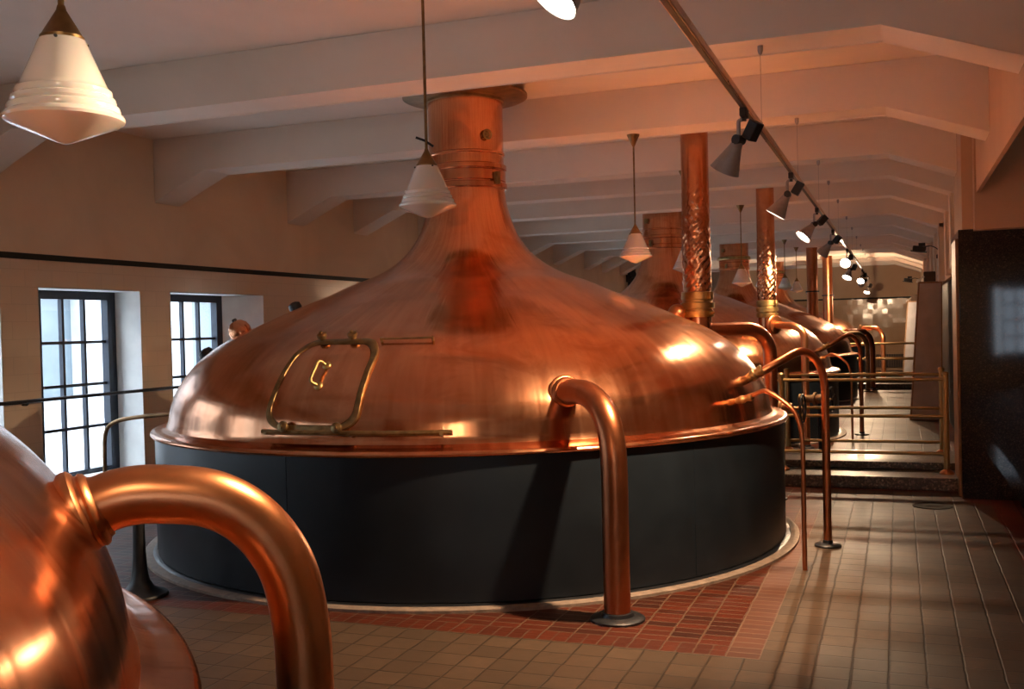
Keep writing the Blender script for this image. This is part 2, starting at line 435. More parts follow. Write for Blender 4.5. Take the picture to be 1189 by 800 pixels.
# side with the granite: pier, lintel, plaster above, lower wall
bm = new(); box(bm, (.52, 10.07, 0), (3.7, 11.35, 2.43)); bevel(bm, .004, 1); structure('wall_right_granite', bm, 'granite')
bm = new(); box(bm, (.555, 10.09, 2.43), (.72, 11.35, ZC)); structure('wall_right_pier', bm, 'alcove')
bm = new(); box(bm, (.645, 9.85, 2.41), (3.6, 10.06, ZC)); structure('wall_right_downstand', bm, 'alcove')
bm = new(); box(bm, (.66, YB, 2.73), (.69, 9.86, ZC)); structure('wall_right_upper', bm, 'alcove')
bm = new(); box(bm, (3.6, YB, 0), (3.7, 10.07, ZC)); structure('wall_right', bm, 'plaster')
bm = new(); box(bm, (XR, 3.0, 0), (XR + .16, 10.07, .10)); bevel(bm, .008, 2); structure('baseboard_right', bm, 'granite')
bm = new(); box(bm, (.74, 11.35, 0), (2.6, YE, 2.2)); structure('wall_right_lower', bm, 'frieze')
bm = new(); box(bm, (.68, 11.35, 2.2), (2.6, YE, ZC)); structure('wall_right_far', bm, 'plaster')
for k, y in enumerate((12.5, 14.5, 17.0, 19.05, 21.2, 23.55, 26.9)):
    bm = new(); box(bm, (.60 if y > 13 else .57, y, 2.2), (.75, y + .39, 3.1)); bevel(bm, .01, 2); structure('pilaster', bm, 'plaster', smooth=True)
bm = new(); box(bm, (.50, 10.20, 0), (.523, 10.92, 2.36)); bevel(bm, .004, 1); structure('trim_3', bm, 'board_edge')
# raised crossings with two low steps
def crossing(y):
    bm = new(); box(bm, (-3.0, y, 0), (.735, y + 1.9, .125)); bevel(bm, .012, 2)
    structure('steps_lower', bm, 'terrazzo')
    bm = new(); box(bm, (-3.0, y + .53, .125), (.735, y + 1.5, .2)); bevel(bm, .012, 2)
    structure('steps_upper', bm, 'terrazzo')
crossing(10.45); crossing(25.28)

# outside, seen through the panes
bm = new(); box(bm, (-26, -30, -.6), (-7.7, 60, -.4)); structure('ground_outside', bm, 'pavement')
fac = empty('neighbour_building', (-19, 8, -.4))
bm = new()
box(bm, (-6, -30, 0), (0, 60, .6)); box(bm, (-6, -30, 3.2), (0, 60, 9.5))
for y in range(-30, 60, 3): box(bm, (-6, y, .6), (0, y + 1.3, 3.2))
mesh_obj('wall', bm, 'facade', fac, smooth=False)
bm = new(); box(bm, (-5, -30, .6), (-.3, 60, 3.2)); mesh_obj('window_band', bm, 'facade_dark', fac, smooth=False)
tag(fac, 'pale building with regular piers across the yard, seen through the barred windows', 'building')

# ------------------------------------------------------------------ brew kettles
PROF = [(2.42, .955), (2.413, .97), (2.403, 1.0), (2.394, 1.05), (2.384, 1.1), (2.369, 1.15), (2.35, 1.2), (2.323, 1.25), (2.29, 1.3), (2.253, 1.35), (2.21, 1.4), (2.159, 1.45), (2.10, 1.5),
        (2.028, 1.55), (1.945, 1.6), (1.845, 1.65), (1.741, 1.695), (1.588, 1.763), (1.382, 1.85), (1.174, 1.93), (.983, 2.014), (.79, 2.085), (.642, 2.164),
        (.537, 2.248), (.457, 2.344), (.399, 2.442), (.356, 2.561), (.326, 2.668), (.311, 2.78)]
def dome_r(z):
    for (r0, z0), (r1, z1) in zip(PROF[:-1], PROF[1:]):
        if z0 <= z <= z1: return r0 + (r1 - r0) * (z - z0) / (z1 - z0)
    return PROF[0][0] if z < .95 else .308
def dome_pt(th, z, off=0.0):
    """point on the dome (vat's own frame), lifted by off along the normal; th in degrees"""
    r = dome_r(z); dr = (dome_r(z + .012) - dome_r(z - .012)) / .024
    t = math.radians(th); n = Vector((math.cos(t), math.sin(t), -dr)).normalized()
    return Vector((r * math.cos(t), r * math.sin(t), z)) + n * off, n

def smooth_prof(p, n=4):
    v = spline([(r, 0, z) for r, z in p], n); return [(max(q.x, 0), q.z) for q in v]

def make_kettle():
    root = empty('brew_kettle')
    bm = new()
    lathe(bm, [(2.49, .03), (2.50, .036), (2.50, .895), (2.47, .90)], 160)
    for a in (-94.5, -141, -33, 30, 90, 150):
        t = math.radians(a); R_ = Matrix.Rotation(t, 3, 'Z')
        obox(bm, R_ @ Vector((2.50, 0, .465)), .006, .012, .855, R_)
    mesh_obj('jacket', bm, 'jacket', root)
    bm = new(); lathe(bm, [(2.49, .0), (2.545, .0), (2.545, .02), (2.52, .03), (2.49, .03)], 160); mesh_obj('skirt', bm, 'iron', root)
    bm = new()
    lathe(bm, [(2.47, .895), (2.512, .897), (2.528, .903), (2.535, .914), (2.53, .926), (2.518, .934), (2.495, .939), (2.465, .944), (2.44, .95), (2.42, .962), (2.40, .965)], 160)
    mesh_obj('rim', bm, 'dome', root)
    bm = new(); lathe(bm, smooth_prof(PROF, 4) + [(.308, 2.84), (.308, ZC - .02)], 160); mesh_obj('dome', bm, 'dome', root)
    # neck bands
    for z0, z1, rr in ((2.785, 2.835, .332), (2.845, 2.935, .322), (2.94, 2.985, .330), (3.06, 3.085, .318)):
        bm = new(); lathe(bm, [(.30, z0), (rr - .006, z0), (rr, z0 + .006), (rr, z1 - .006), (rr - .006, z1), (.30, z1)], 80); mesh_obj('neck_band', bm, 'band', root)
    # small clasp on the band
    t = math.radians(-20); bm = new(); obox(bm, Vector((.335 * math.cos(t), .335 * math.sin(t), 2.86)), .03, .05, .10, Matrix.Rotation(t, 3, 'Z')); bevel(bm, .006, 2); mesh_obj('clasp', bm, 'brass_dark', root)
    # ceiling flange
    bm = new(); lathe(bm, [(.31, 3.50), (.326, 3.505), (.326, 3.525), (.345, 3.535), (.50, 3.545), (.516, 3.552), (.516, 3.572), (.49, 3.582), (.40, 3.628), (.30, 3.628)], 80); mesh_obj('ceiling_flange', bm, 'bronze', root)
    # star handled damper on the neck
    t = math.radians(-36); d = Vector((math.cos(t), math.sin(t), 0)); c = d * .308 + Z * 3.20
    bm = new(); lathe(bm, [(0, 0), (.03, 0), (.03, .012), (.014, .018), (.014, .03), (0, .03)], 20, to_dir(d, c)); h = mesh_obj('damper_handle', bm, 'brass_dark', root)
    bm = new(); lathe(bm, [(.036, -.006), (.043, 0), (.036, .006), (.030, 0)], 28, to_dir(d, c + d * .028), close=True)
    sx = Z.cross(d)
    for k in range(5):
        a = 2 * PI * k / 5; v = (sx * math.cos(a) + Z * math.sin(a)); tube(bm, [c + d * .028, c + d * .028 + v * .034], .006, 8)
    mesh_obj('star_wheel', bm, 'brass', h)
    # manhole hatch following the dome
    def hat(u, v):          # u across -1..1, v up 0..1
        z = 1.075 + (1.556 - 1.075) * v
        hw = 7.7 * (2.0 / dome_r(z)) ** .35 ; sk = -92.0 + (.35 - .0) * v
        return sk + u * hw, z
    N = 28
    def rr(u, v):           # map the square to a rounded rectangle
        return u, v
    def inside(u, v, cr=.32):
        du = max(abs(u) - (1 - cr), 0) / cr; dv = max(abs(v * 2 - 1) - (1 - cr), 0) / cr
        return du * du + dv * dv <= 1.0
    # outline
    cr = .42; out = []
    for cx_, cy_, a0 in ((1 - cr, 1 - cr, 0), (-1 + cr, 1 - cr, 90), (-1 + cr, -1 + cr, 180), (1 - cr, -1 + cr, 270)):
        for k in range(11):
            a = math.radians(a0 + 9 * k); out.append((cx_ + cr * math.cos(a), cy_ + cr * math.sin(a)))
    dense = []
    for i in range(len(out)):
        a, b = out[i], out[(i + 1) % len(out)]; L_ = math.hypot(a[0] - b[0], a[1] - b[1]); n = max(1, int(L_ / .12))
        for k in range(n): dense.append((a[0] + (b[0] - a[0]) * k / n, a[1] + (b[1] - a[1]) * k / n))
    def P(u, v, off):
        th, z = hat(u, (v + 1) / 2); return dome_pt(th, z, off)[0]
    bm = new()              # door: concentric rings of the outline towards the centre
    rings = []
    for s, off in ((1.0, .001), (.985, .014), (.90, .016), (.75, .016), (.55, .016), (.35, .016), (.15, .016)):
        rings.append([bm.verts.new(P(u * s, v * s, off)) for u, v in dense])
    for a, b in zip(rings[:-1], rings[1:]):
        for i in range(len(dense)): bm.faces.new((a[i], a[(i + 1) % len(dense)], b[(i + 1) % len(dense)], b[i]))
    bm.faces.new(rings[-1])
    door = mesh_obj('hatch', bm, 'dome', root)
    bm = new()              # brass frame round it
    rings = []
    for s, off in ((1.0, 0), (1.0, .018), (1.01, .021), (1.118, .021), (1.125, .018), (1.125, 0)):
        rings.append([bm.verts.new(P(u * s, v * s, off)) for u, v in dense])
    for a, b in zip(rings[:-1], rings[1:]):
        for i in range(len(dense)): bm.faces.new((a[i], a[(i + 1) % len(dense)], b[(i + 1) % len(dense)], b[i]))
    mesh_obj('hatch_frame', bm, 'brass_dark', door, angle=50)
    # handle
    a0, n0 = dome_pt(-91.6, 1.425, .016); a1, n1 = dome_pt(-91.6, 1.305, .016)
    bm = new(); tube(bm, bend([a0, a0 + n0 * .055 - Vector((.035, 0, .0)), a1 + n1 * .055 - Vector((.035, 0, .0)), a1], [.02, .02], 6), .011, 10)
    for a, n in ((a0, n0), (a1, n1)): lathe(bm, [(0, 0), (.03, 0), (.03, .006), (.018, .014), (0, .016)], 16, to_dir(n, a))
    mesh_obj('handle', bm, 'brass', door, angle=60)
    # clamping knobs with rollers
    for th, z in ((-95.7, 1.062), (-86.7, 1.058), (-96.1, 1.58), (-89.5, 1.582)):
        c, n = dome_pt(th, z, .028)
        bm = new(); lathe(bm, [(0, 0), (.022, 0), (.022, .012), (.033, .016), (.035, .026), (.033, .038), (.024, .042), (.012, .046), (.012, .056), (0, .058)], 24, to_dir(n, c)); mesh_obj('clamp_knob', bm, 'brass_dark', door)
    # slide rail below, thin rod above
    bm = new(); pts = [dome_pt(-100 + i * 1.0, 1.03, .03)[0] for i in range(0, 31)]
    tube(bm, pts, .016, 8)
    for th in (-99.2, -85, -71.5):
        a, n = dome_pt(th, 1.022, 0); tube(bm, [a, a + n * .045], .012, 10)
    mesh_obj('slide_rail', bm, 'brass_dark', root)
    bm = new(); pts = [dome_pt(-84 + i * 1.0, 1.578, .022)[0] for i in range(0, 11)]; tube(bm, pts, .007, 8)
    for th in (-83.8, -74): a, n = dome_pt(th, 1.578, 0); tube(bm, [a, a + n * .03], .009, 8)
    mesh_obj('slide_rod', bm, 'brass_dark', root)
    return root

VX = -3.32
VY = [.13, 7.83, 15.42, 22.62, 30.0]
k0 = make_kettle()
klabels = ['copper kettle cut off by the picture edge, thick elbow pipe leaving its dome',
           'huge copper brew kettle with square hatch on its dome and dark jacket',
           'copper kettle just behind the big hatched one, smooth dome and banded neck',
           'copper kettle with a greenish clamp ring round its neck',
           'farthest copper kettle of the row, by the tiled end wall']
for i, y in enumerate(VY):
    k = k0 if i == 0 else copy_tree(k0)
    k.location = (VX, y, 0); k.rotation_euler.z = 0 if i < 2 else math.radians(-92)
    tag(k, klabels[i], 'brew kettle', 'copper brew kettles in a row')
    bm = new(); lathe(bm, [(2.45, 0), (2.60, 0), (2.60, .018), (2.585, .024), (2.45, .024)], 160); kb = structure('kerb', bm, 'stone', smooth=True); kb.location = (VX, y, 0)
    if i == 1:
        # copper cap and black stud seen on the shoulder away from the hatch
        c, n = dome_pt(208, 1.645, -.02); bm = new(); lathe(bm, [(.07, 0), (.088, .02), (.092, .06), (.08, .10), (.05, .132), (.02, .142), (0, .143)], 32, to_dir(n, c)); cp = mesh_obj('vent_cap', bm, 'dome', k)
        bm = new(); lathe(bm, [(0, .135), (.02, .135), (.022, .15), (.016, .16), (0, .162)], 16, to_dir(n, c)); mesh_obj('cap_stud', bm, 'iron', cp)
        c, n = dome_pt(203, 1.83, -.01); bm = new(); lathe(bm, [(.05, 0), (.055, .04), (.05, .07), (.02, .085), (0, .086)], 20, to_dir(n, c)); mesh_obj('black_stud', bm, 'iron', k)
        c, n = dome_pt(208, 1.48, -.01); bm = new(); lathe(bm, [(.06, 0), (.065, .03), (.055, .06), (.02, .075), (0, .076)], 20, to_dir(n, c)); mesh_obj('black_stud', bm, 'iron', k)
    if i >= 3:
        bm = new(); lathe(bm, [(.30, 3.0), (.345, 3.0), (.352, 3.01), (.352, 3.05), (.345, 3.06), (.30, 3.06)], 60)
        for a in (20, 140, 255): t = math.radians(a); obox(bm, Vector((.365 * math.cos(t), .365 * math.sin(t), 3.03)), .07, .03, .04, Matrix.Rotation(t, 3, 'Z'))
        o = mesh_obj('clamp_ring', bm, 'brass', k, angle=50)

def W(i, p): return Vector((VX + p[0], VY[i] + p[1], p[2]))

# ------------------------------------------------------------------ pipes
def pipe_thing(name, pts, r, m, label, foot=True, collar=None, nozzle=None, cat='pipe', group=None, base=None, seg=20, footr=None):
    """a pipe with its floor flange / dome collar as parts"""
    b = Vector((pts[-1][0], pts[-1][1], min(p[2] for p in pts)))
    root = empty(name, b)
    bm = new(); tube(bm, [Vector(p) - b for p in pts], r, seg); mesh_obj('pipe_run', bm, m, root, angle=60)
    if foot:
        fr = footr or max(r * 2.1, r + .05)
        bm = new(); lathe(bm, [(0, 0), (fr, 0), (fr, .012), (fr - .012, .02), (r * 1.25, .026), (r * 1.18, .045), (r * .9, .048)], 36); mesh_obj('floor_flange', bm, 'iron', root)
    if collar:
        c, n, R_ = collar; c = Vector(c) - b
        bm = new(); lathe(bm, [(r * .8, -.035), (R_ - .008, -.035), (R_, -.027), (R_ + .002, -.018), (R_, -.008), (R_ - .008, -.001), (R_ - .016, 0), (R_ - .017, .006), (R_ - .014, .012), (R_ - .018, .020), (r + .006, .026), (r + .003, .034), (r * .9, .034)], 56, to_dir(n, c)); mesh_obj('dome_collar', bm, m, root)
    if nozzle:
        c, n, R_ = nozzle; c = Vector(c) - b; n = Vector(n)
        bm = new(); lathe(bm, [(R_ * .45, -.05), (R_ * .7, 0), (R_ * 1.0, .012), (R_ * 1.02, .035), (R_ * 1.25, .04), (R_ * 1.25, .062), (R_ * .9, .07), (R_ * .9, .10), (R_ * 1.1, .105), (R_ * 1.1, .125), (R_ * .75, .13)], 16, to_dir(n, c)); mesh_obj('nozzle', bm, 'brass_dark', root, angle=50)
    tag(root, label, cat, group); return root

# front outlet of the hatched kettle
c, n = dome_pt(-52.8, 1.243); n = Vector((n.x, n.y, n.z * .35)).normalized(); c = W(1, c)
foot = Vector((-1.497, 5.53, 0))
hd = (foot - c); hd.z = 0; hd.normalize()
fv = foot - c; fv.z = 0
pipe_thing('outlet_pipe', spline([c - n * .06, c, c + fv * .22 + Z * .012, c + fv * .48 + Z * .006, c + fv * .72 - Z * .045, c + fv * .89 - Z * .135, c + fv * .975 - Z * .26, c + fv - Z * .42, c + fv - Z * .75, foot], 8), .075, 'pipe',
           'thick copper outlet pipe bending down in front of the hatched kettle', collar=(c + n * .012, n, .108), group='outlet pipes of the kettles', footr=.155, seg=32)
# elbow pipe of the cut-off kettle
c0, n0 = dome_pt(43.4, 1.27); c0 = W(0, c0)
off = [(-.05, -.036, -.03), (.015, .01, .012), (.07, .05, .034), (.132, .094, .035), (.22, .157, .016), (.293, .209, -.044), (.345, .246, -.144), (.367, .262, -.27), (.373, .266, -.42), (.373, .266, -.8)]
pe = c0 + Vector((.373, .266, 0)); pe.z = 0
n1 = (n0 + Vector((.25, .18, -.12))).normalized()
pipe_thing('outlet_pipe', spline([c0 + Vector(q) for q in off] + [pe], 8), .064, 'pipe_bright',
           'thick polished copper elbow pipe leaving the cut-off kettle', collar=(c0 + n0 * .012, n1, .098), group='outlet pipes of the kettles', seg=40)
# pipe from the tall flue down beside the kettle
pipe_thing('overflow_pipe', bend([(-1.72, 9.28, 1.585), (-1.112, 9.70, 1.585), (-1.112, 9.70, 0)], [.24], 12), .062, 'pipe',
           'copper overflow pipe running from under the tall flue down behind the hatched kettle', group='outlet pipes of the kettles')
def small_a(i, label):
    c, n = dome_pt(-8.7, 1.238); c = W(i, c); dy = VY[i] - VY[1]
    f = Vector((-.505, 7.755 + dy, 0))
    p = [c - n * .03, c + Vector((.10, .03, .05)), c + Vector((.22, .08, .12)), Vector((-.66, 7.65 + dy, 1.425)), Vector((-.565, 7.715 + dy, 1.365)), Vector((-.512, 7.75 + dy, 1.22)), Vector((-.505, 7.755 + dy, 1.0)), Vector((-.505, 7.755 + dy, .5)), f]
    pipe_thing('sampling_pipe', spline(p, 8), .029, 'pipe', label, nozzle=(c, (n + Vector((.2, .05, .25))).normalized(), .032), group='arched sampling pipes', footr=.095)
small_a(1, 'arched copper sampling pipe with black floor foot beside the hatched kettle')
small_a(2, 'arched copper sampling pipe with black foot seen through the brass railing')
def small_b(i, label):
    c, n = dome_pt(-17.8, 1.105); c = W(i, c); dy = VY[i] - VY[1]; f = Vector((-.602, 6.968 + dy, 0))
    p = [c - n * .03, c + n * .13 + Z * .012, c + n * .24 + Z * .01, Vector((-.68, 6.985 + dy, 1.08)), Vector((-.625, 6.972 + dy, .985)), Vector((-.602, 6.968 + dy, .82)), Vector((-.602, 6.968 + dy, .4)), f]
    pipe_thing('drip_pipe', spline(p, 8), .0155, 'pipe', label, foot=False, nozzle=(c, n, .022), group='thin drip pipes')
small_b(1, 'thin copper drip pipe bending down in front of the arched sampling pipe')
small_b(2, 'thin copper drip pipe on the kettle beyond the brass railing')
# thin pipe on the window side
c, n = dome_pt(178, 1.0); c = Vector((-5.66, 7.35, 1.02))
c = Vector((VX + 2.36 * math.cos(math.radians(191)), VY[1] + 2.36 * math.sin(math.radians(191)), 1.0)); n = Vector((math.cos(math.radians(193)), math.sin(math.radians(193)), 0))
pipe_thing('drip_pipe', spline([c - n * .05, c + n * .10 - Z * .02, c + n * .35 - Z * .035, c + n * .70 - Z * .065, c + n * .88 - Z * .11, c + n * .95 - Z * .2, c + n * .965 - Z * .4, c + n * .965 - Z * .7, Vector((c.x, c.y, 0)) + n * .965], 8), .018, 'bronze',
           'thin dark copper drip pipe in front of the tall barred window', foot=False, nozzle=(c, n, .028), group='thin drip pipes')
# elbow on the second flue
pipe_thing('overflow_pipe', bend([(-1.60, 13.98, 1.60), (-1.27, 13.72, 1.58), (-1.13, 13.66, 1.50), (-1.13, 13.66, 0)], [.2, .16], 10), .048, 'pipe_bright',
           'copper pipe with a bolted flange below the second crumpled flue', collar=((-1.52, 13.92, 1.60), (.8, -.62, -.05), .13), group='outlet pipes of the kettles')
pipe_thing('outlet_pipe', bend([(-1.1, 24.4, 1.36), (-.57, 25.25, 1.36), (-.57, 25.25, 0)], [.42], 12), .065, 'pipe', 'thick copper pipe with black foot in front of the far wall', group='outlet pipes of the kettles')
pipe_thing('outlet_pipe', bend([(-1.2, 23.9, 1.33), (-.66, 24.55, 1.33), (-.66, 24.55, 0)], [.36], 12), .05, 'bronze', 'dark copper pipe close beside the thick one near the far wall', group='outlet pipes of the kettles')
pipe_thing('outlet_pipe', bend([(-.95, 28.9, 1.40), (-.37, 28.2, 1.40), (-.37, 28.2, 0)], [.32], 12), .055, 'pipe_bright', 'copper pipe with brass end bending down in front of the end wall', nozzle=((-.95, 28.9, 1.40), (.63, -.76, 0), .075), group='outlet pipes of the kettles')

# tall flues of crumpled copper sheet with brass couplings
def flue(x, y, r, z0, label, crumple, plain=False):
    root = empty('flue_pipe', (x, y, z0))
    bm = new(); seg, n = 96, 240; rings = []
    zt = ZC - .01
    rnd = random.Random(int(y * 10))
    waves = [(rnd.choice((-1, 1)) * rnd.randint(2, 6), rnd.uniform(12, 55), rnd.uniform(0, 6.28), rnd.uniform(.3, 1)) for _ in range(12)]
    for j in range(n + 1):
        z = (zt - z0) * j / n; ring = []
        k = max(0, min(1, ((z0 + z) - 1.9) / .1)) * max(0, min(1, (2.95 - (z0 + z)) / .7)) * crumple
        for i in range(seg):
            a = 2 * PI * i / seg
            d = sum(w * abs(math.sin(m * a * .5 * 2 + f * z + ph)) for m, f, ph, w in waves) / 6 - .7
            rr_ = r + k * d
            ring.append(bm.verts.new((rr_ * math.cos(a), rr_ * math.sin(a), z)))
        rings.append(ring)
    for a, b in zip(rings[:-1], rings[1:]):
        for i in range(seg): bm.faces.new((a[i], a[(i + 1) % seg], b[(i + 1) % seg], b[i]))
    mesh_obj('flue_sheet', bm, 'pipe' if plain else 'foil', root, angle=80)
    if not plain:
        bm = new(); zz = 1.70 - z0
        lathe(bm, [(r * .95, zz), (r + .02, zz), (r + .025, zz + .01), (r + .025, zz + .055), (r + .01, zz + .06), (r + .01, zz + .075), (r + .03, zz + .08), (r + .032, zz + .13), (r + .012, zz + .135), (r + .012, zz + .155), (r + .022, zz + .16), (r + .022, zz + .225), (r + .01, zz + .23), (r * .95, zz + .23)], 48)
        cpl = mesh_obj('coupling', bm, 'brass', root, angle=30)
        for a in (-35, 140):
            t = math.radians(a); d = Vector((math.cos(t), math.sin(t), 0))
            bm = new(); obox(bm, d * (r + .035) + Z * (zz + .19), .05, .045, .07, Matrix.Rotation(t, 3, 'Z')); bevel(bm, .005, 1); mesh_obj('clamp_lug', bm, 'brass', cpl, angle=40)
            bm = new(); tube(bm, [d * (r + .0) + Z * (zz + .03), d * (r + .085) + Z * (zz + .035)], .009, 8); mesh_obj('clamp_bolt', bm, 'brass', cpl, angle=40)
    else:
        bm = new(); zz = 2.28 - z0; lathe(bm, [(r * .95, zz), (r + .03, zz), (r + .03, zz + .03), (r * .95, zz + .03)], 40); mesh_obj('pipe_clip', bm, 'iron', root)
    tag(root, label, 'flue', 'tall copper flue pipes'); return root
f1 = flue(-1.69, 9.24, .122, 1.42, 'tall crumpled copper flue with brass coupling rising behind the hatched kettle', .024)
c = Vector((-1.86, 9.16, 1.74)) - Vector((-1.69, 9.24, 1.42))
bm = new(); bmesh.ops.create_uvsphere(bm, u_segments=24, v_segments=14, radius=.085); mesh_obj('copper_ball', bm, 'pipe_bright', f1, loc=c)
flue(-1.65, 14.15, .118, 1.56, 'shorter looking crumpled copper flue standing on the second kettle', .028)
flue(-1.80, 24.1, .122, 1.45, 'plain dark copper flue with a black clip round it', 0, True)
flue(-1.74, 28.55, .128, 1.55, 'plain shiny copper flue farthest along the hall', 0, True)

# valves with hand wheels between the kettles
def valve(c, d, label, wr=.13, stand=None, length=.26):
    d = Vector(d).normalized(); c = Vector(c)
    root = empty('gate_valve', (c.x, c.y, 0)); o = Vector((0, 0, c.z))
    bm = new(); lathe(bm, [(0, -length), (.06, -length), (.06, -length + .02), (.045, -length + .03), (.05, -.08), (.085, -.07), (.085, -.045), (.05, -.04), (.06, 0), (.05, .05), (.02, .06), (.014, .16), (0, .16)], 24, to_dir(d, o)); mesh_obj('valve_body', bm, 'bronze', root, angle=40)
    q = to_dir(d, o + d * .15)
    bm = new(); tube(bm, [q @ Vector((wr * math.cos(2 * PI * k / 32), wr * math.sin(2 * PI * k / 32), 0)) for k in range(33)], .010, 10, False)
    for k in range(4): a = PI * k / 2 + .4; tube(bm, [q @ Vector((0, 0, 0)), q @ Vector((wr * math.cos(a), wr * math.sin(a), 0))], .008, 8)
    mesh_obj('hand_wheel', bm, 'iron', root, angle=60)
    if stand:
        bm = new(); lathe(bm, [(0, 0), (.085, 0), (.085, .012), (.035, .02), (.026, .05), (.026, c.z - .05), (0, c.z - .05)], 24); mesh_obj('valve_stand', bm, 'jacket', root)
    else:
        bm = new(); tube(bm, [o - d * .2, o - d * .2 - Z * (c.z - .0)], .03, 14); mesh_obj('drain_pipe', bm, 'bronze', root)
    tag(root, label, 'valve', 'hand-wheel valves between the kettles')
valve((-1.02, 10.20, .80), (.9, -.1, 0), 'bronze valve with black hand wheel just past the rim of the hatched kettle', .13)
valve((-.93, 13.30, .66), (.93, -.25, 0), 'bronze valve with black hand wheel on a slate stand behind the railing', .15, stand=True)

# ------------------------------------------------------------------ railings on the crossings
def railing(y, zb, label, x0=-1.13, x1=.42):
    root = empty('brass_railing', ((x0 + x1) / 2, y, zb)); o = Vector(((x0 + x1) / 2, y, zb))
    for z in (1.043, .682, .318):
        bm = new(); tube(bm, [Vector((x0 - .10, y, z)) - o, Vector((x1, y, z)) - o], .0165, 12); mesh_obj('rail', bm, 'rail_brass', root)
    for x in (x0, x1):
        bm = new(); tube(bm, [Vector((x, y, zb + .02)) - o, Vector((x, y, 1.09)) - o], .028, 16); p = mesh_obj('post', bm, 'rail_brass', root)
        bm = new(); lathe(bm, [(.028, 1.085), (.033, 1.09), (.033, 1.105), (.02, 1.118), (0, 1.12)], 20, Matrix.Translation(Vector((x, y, 0)) - o)); mesh_obj('post_cap', bm, 'brass', p)
        bm = new(); lathe(bm, [(0, zb), (.07, zb), (.068, zb + .012), (.05, zb + .03), (.032, zb + .04), (.028, zb + .045)], 24, Matrix.Translation(Vector((x, y, 0)) - o)); mesh_obj('post_foot', bm, 'pipe_bright', p)
    tag(root, label, 'railing', 'brass railings across the walkway')
railing(10.76, .125, 'brass three-bar railing on the first step beside the granite pier')
railing(11.75, .2, 'brass three-bar railing one stride behind the first one', -1.17, .42)
railing(25.62, .125, 'brass railing far down the hall before the thick copper pipe foot', -1.4, .42)
railing(26.55, .2, 'brass railing far down the hall, the last before the end wall', -1.4, .42)

# ------------------------------------------------------------------ pendants
def make_pendant():
    """origin on the ceiling side, shade hanging down; built for a drop of D below the fixing"""
    root = empty('pendant_lamp')
    bm = new(); lathe(bm, [(0, 0), (.055, 0), (.052, -.012), (.018, -.085), (.010, -.10), (0, -.10)], 28); mesh_obj('ceiling_canopy', bm, 'brass_dark', root)
    return root
opal_prof = [(.050, .242), (.054, .240), (.100, .130), (.104, .122), (.111, .117), (.112, .108), (.110, .102), (.119, .097), (.121, .088), (.118, .082), (.128, .077), (.130, .068), (.128, .062), (.137, .057), (.1405, .050), (.1385, .043), (.128, .036), (.02, -.008), (.006, -.012), (0, -.0125)]
PEND = []
def pendant(x, y, ztip, zfix, label, twist=0, cut=False):
    zt = ztip - zfix
    if not PEND:
        root = empty('pendant_lamp', (x, y, zfix))
        bm = new(); lathe(bm, [(0, 0), (.055, 0), (.052, -.012), (.018, -.085), (.010, -.10), (0, -.10)], 28); mesh_obj('ceiling_canopy', bm, 'brass_dark', root)
        bm = new(); lathe(bm, [(r, z + .0125) for r, z in opal_prof], 64, Matrix.Translation((0, 0, zt))); mesh_obj('lamp_shade', bm, 'opal', root)
        bm = new(); lathe(bm, [(0, .338), (.009, .338), (.012, .326), (.048, .264), (.0515, .261), (.0515, .240), (.049, .236), (0, .236)], 40, Matrix.Translation((0, 0, zt))); h = mesh_obj('shade_holder', bm, 'brass_dark', root, angle=30)
        for a in (180, 60, 300): t = math.radians(a); d = Vector((math.cos(t), math.sin(t), 0)); bm = new(); tube(bm, [d * .047 + Z * (zt + .249), d * .062 + Z * (zt + .249)], .004, 8); mesh_obj('thumb_screw', bm, 'iron', h)
        bm = new(); tube(bm, [(0, 0, -.09), (0, 0, zt + .335)], .0075, 10); mesh_obj('rod', bm, 'brass_dark', root)
        PEND.append((root, zt)); r = root
    else:
        src, z0 = PEND[0]; r = src.copy(); col.objects.link(r)
        for ch in src.children:
            c = ch.copy(); col.objects.link(c); c.parent = r
            nm = ch.name.split('.')[0]
            if nm in ('lamp_shade', 'shade_holder'): c.location = (0, 0, zt - z0)
            if nm == 'rod': c.scale = (1, 1, (zt + .335) / (z0 + .335))
            for g in ch.children:
                e = g.copy(); col.objects.link(e); e.parent = c
    r.location = (x, y, zfix); r.rotation_euler.z = twist
    tag(r, label, 'pendant lamp', 'white pendant lamps'); return r
pendant(-1.90, 1.97, 2.125, ZC, 'largest looking white glass pendant lamp, above the cut-off kettle')
p2 = pendant(-2.145, 4.56, 2.195, ZC, 'white pendant lamp hanging in front of the big banded copper neck', .4)
pendant(-2.115, 8.69, 2.18, ZB, 'white pendant lamp between the big copper neck and the tall flue', .9)
pendant(-2.13, 11.0, 2.18, ZB, 'white pendant lamp half hidden behind the tall crumpled flue', 1.4)
pendant(-2.05, 14.66, 2.14, ZB, 'white pendant lamp between the two crumpled copper flues', .2)
pendant(-2.05, 17.2, 2.17, ZB, 'white pendant lamp peeping out behind the second flue', .2)
pendant(-2.13, 21.4, 2.26, ZB, 'small white pendant lamp just past the second flue, first of the far three', .7)
pendant(-2.11, 23.75, 2.27, ZB, 'small white pendant lamp, middle of the far three', 1.1)
pendant(-2.05, 27.1, 2.28, ZB, 'tiny white pendant lamp beside the plain dark flue, last of the far three', 1.1)
# cord tie on the second lamp's rod
bm = new(); tube(bm, [(-.05, 0, -1.04), (-.01, 0, -1.055), (.035, 0, -1.085)], .006, 8); o = mesh_obj('cord_tie', bm, 'iron', p2)

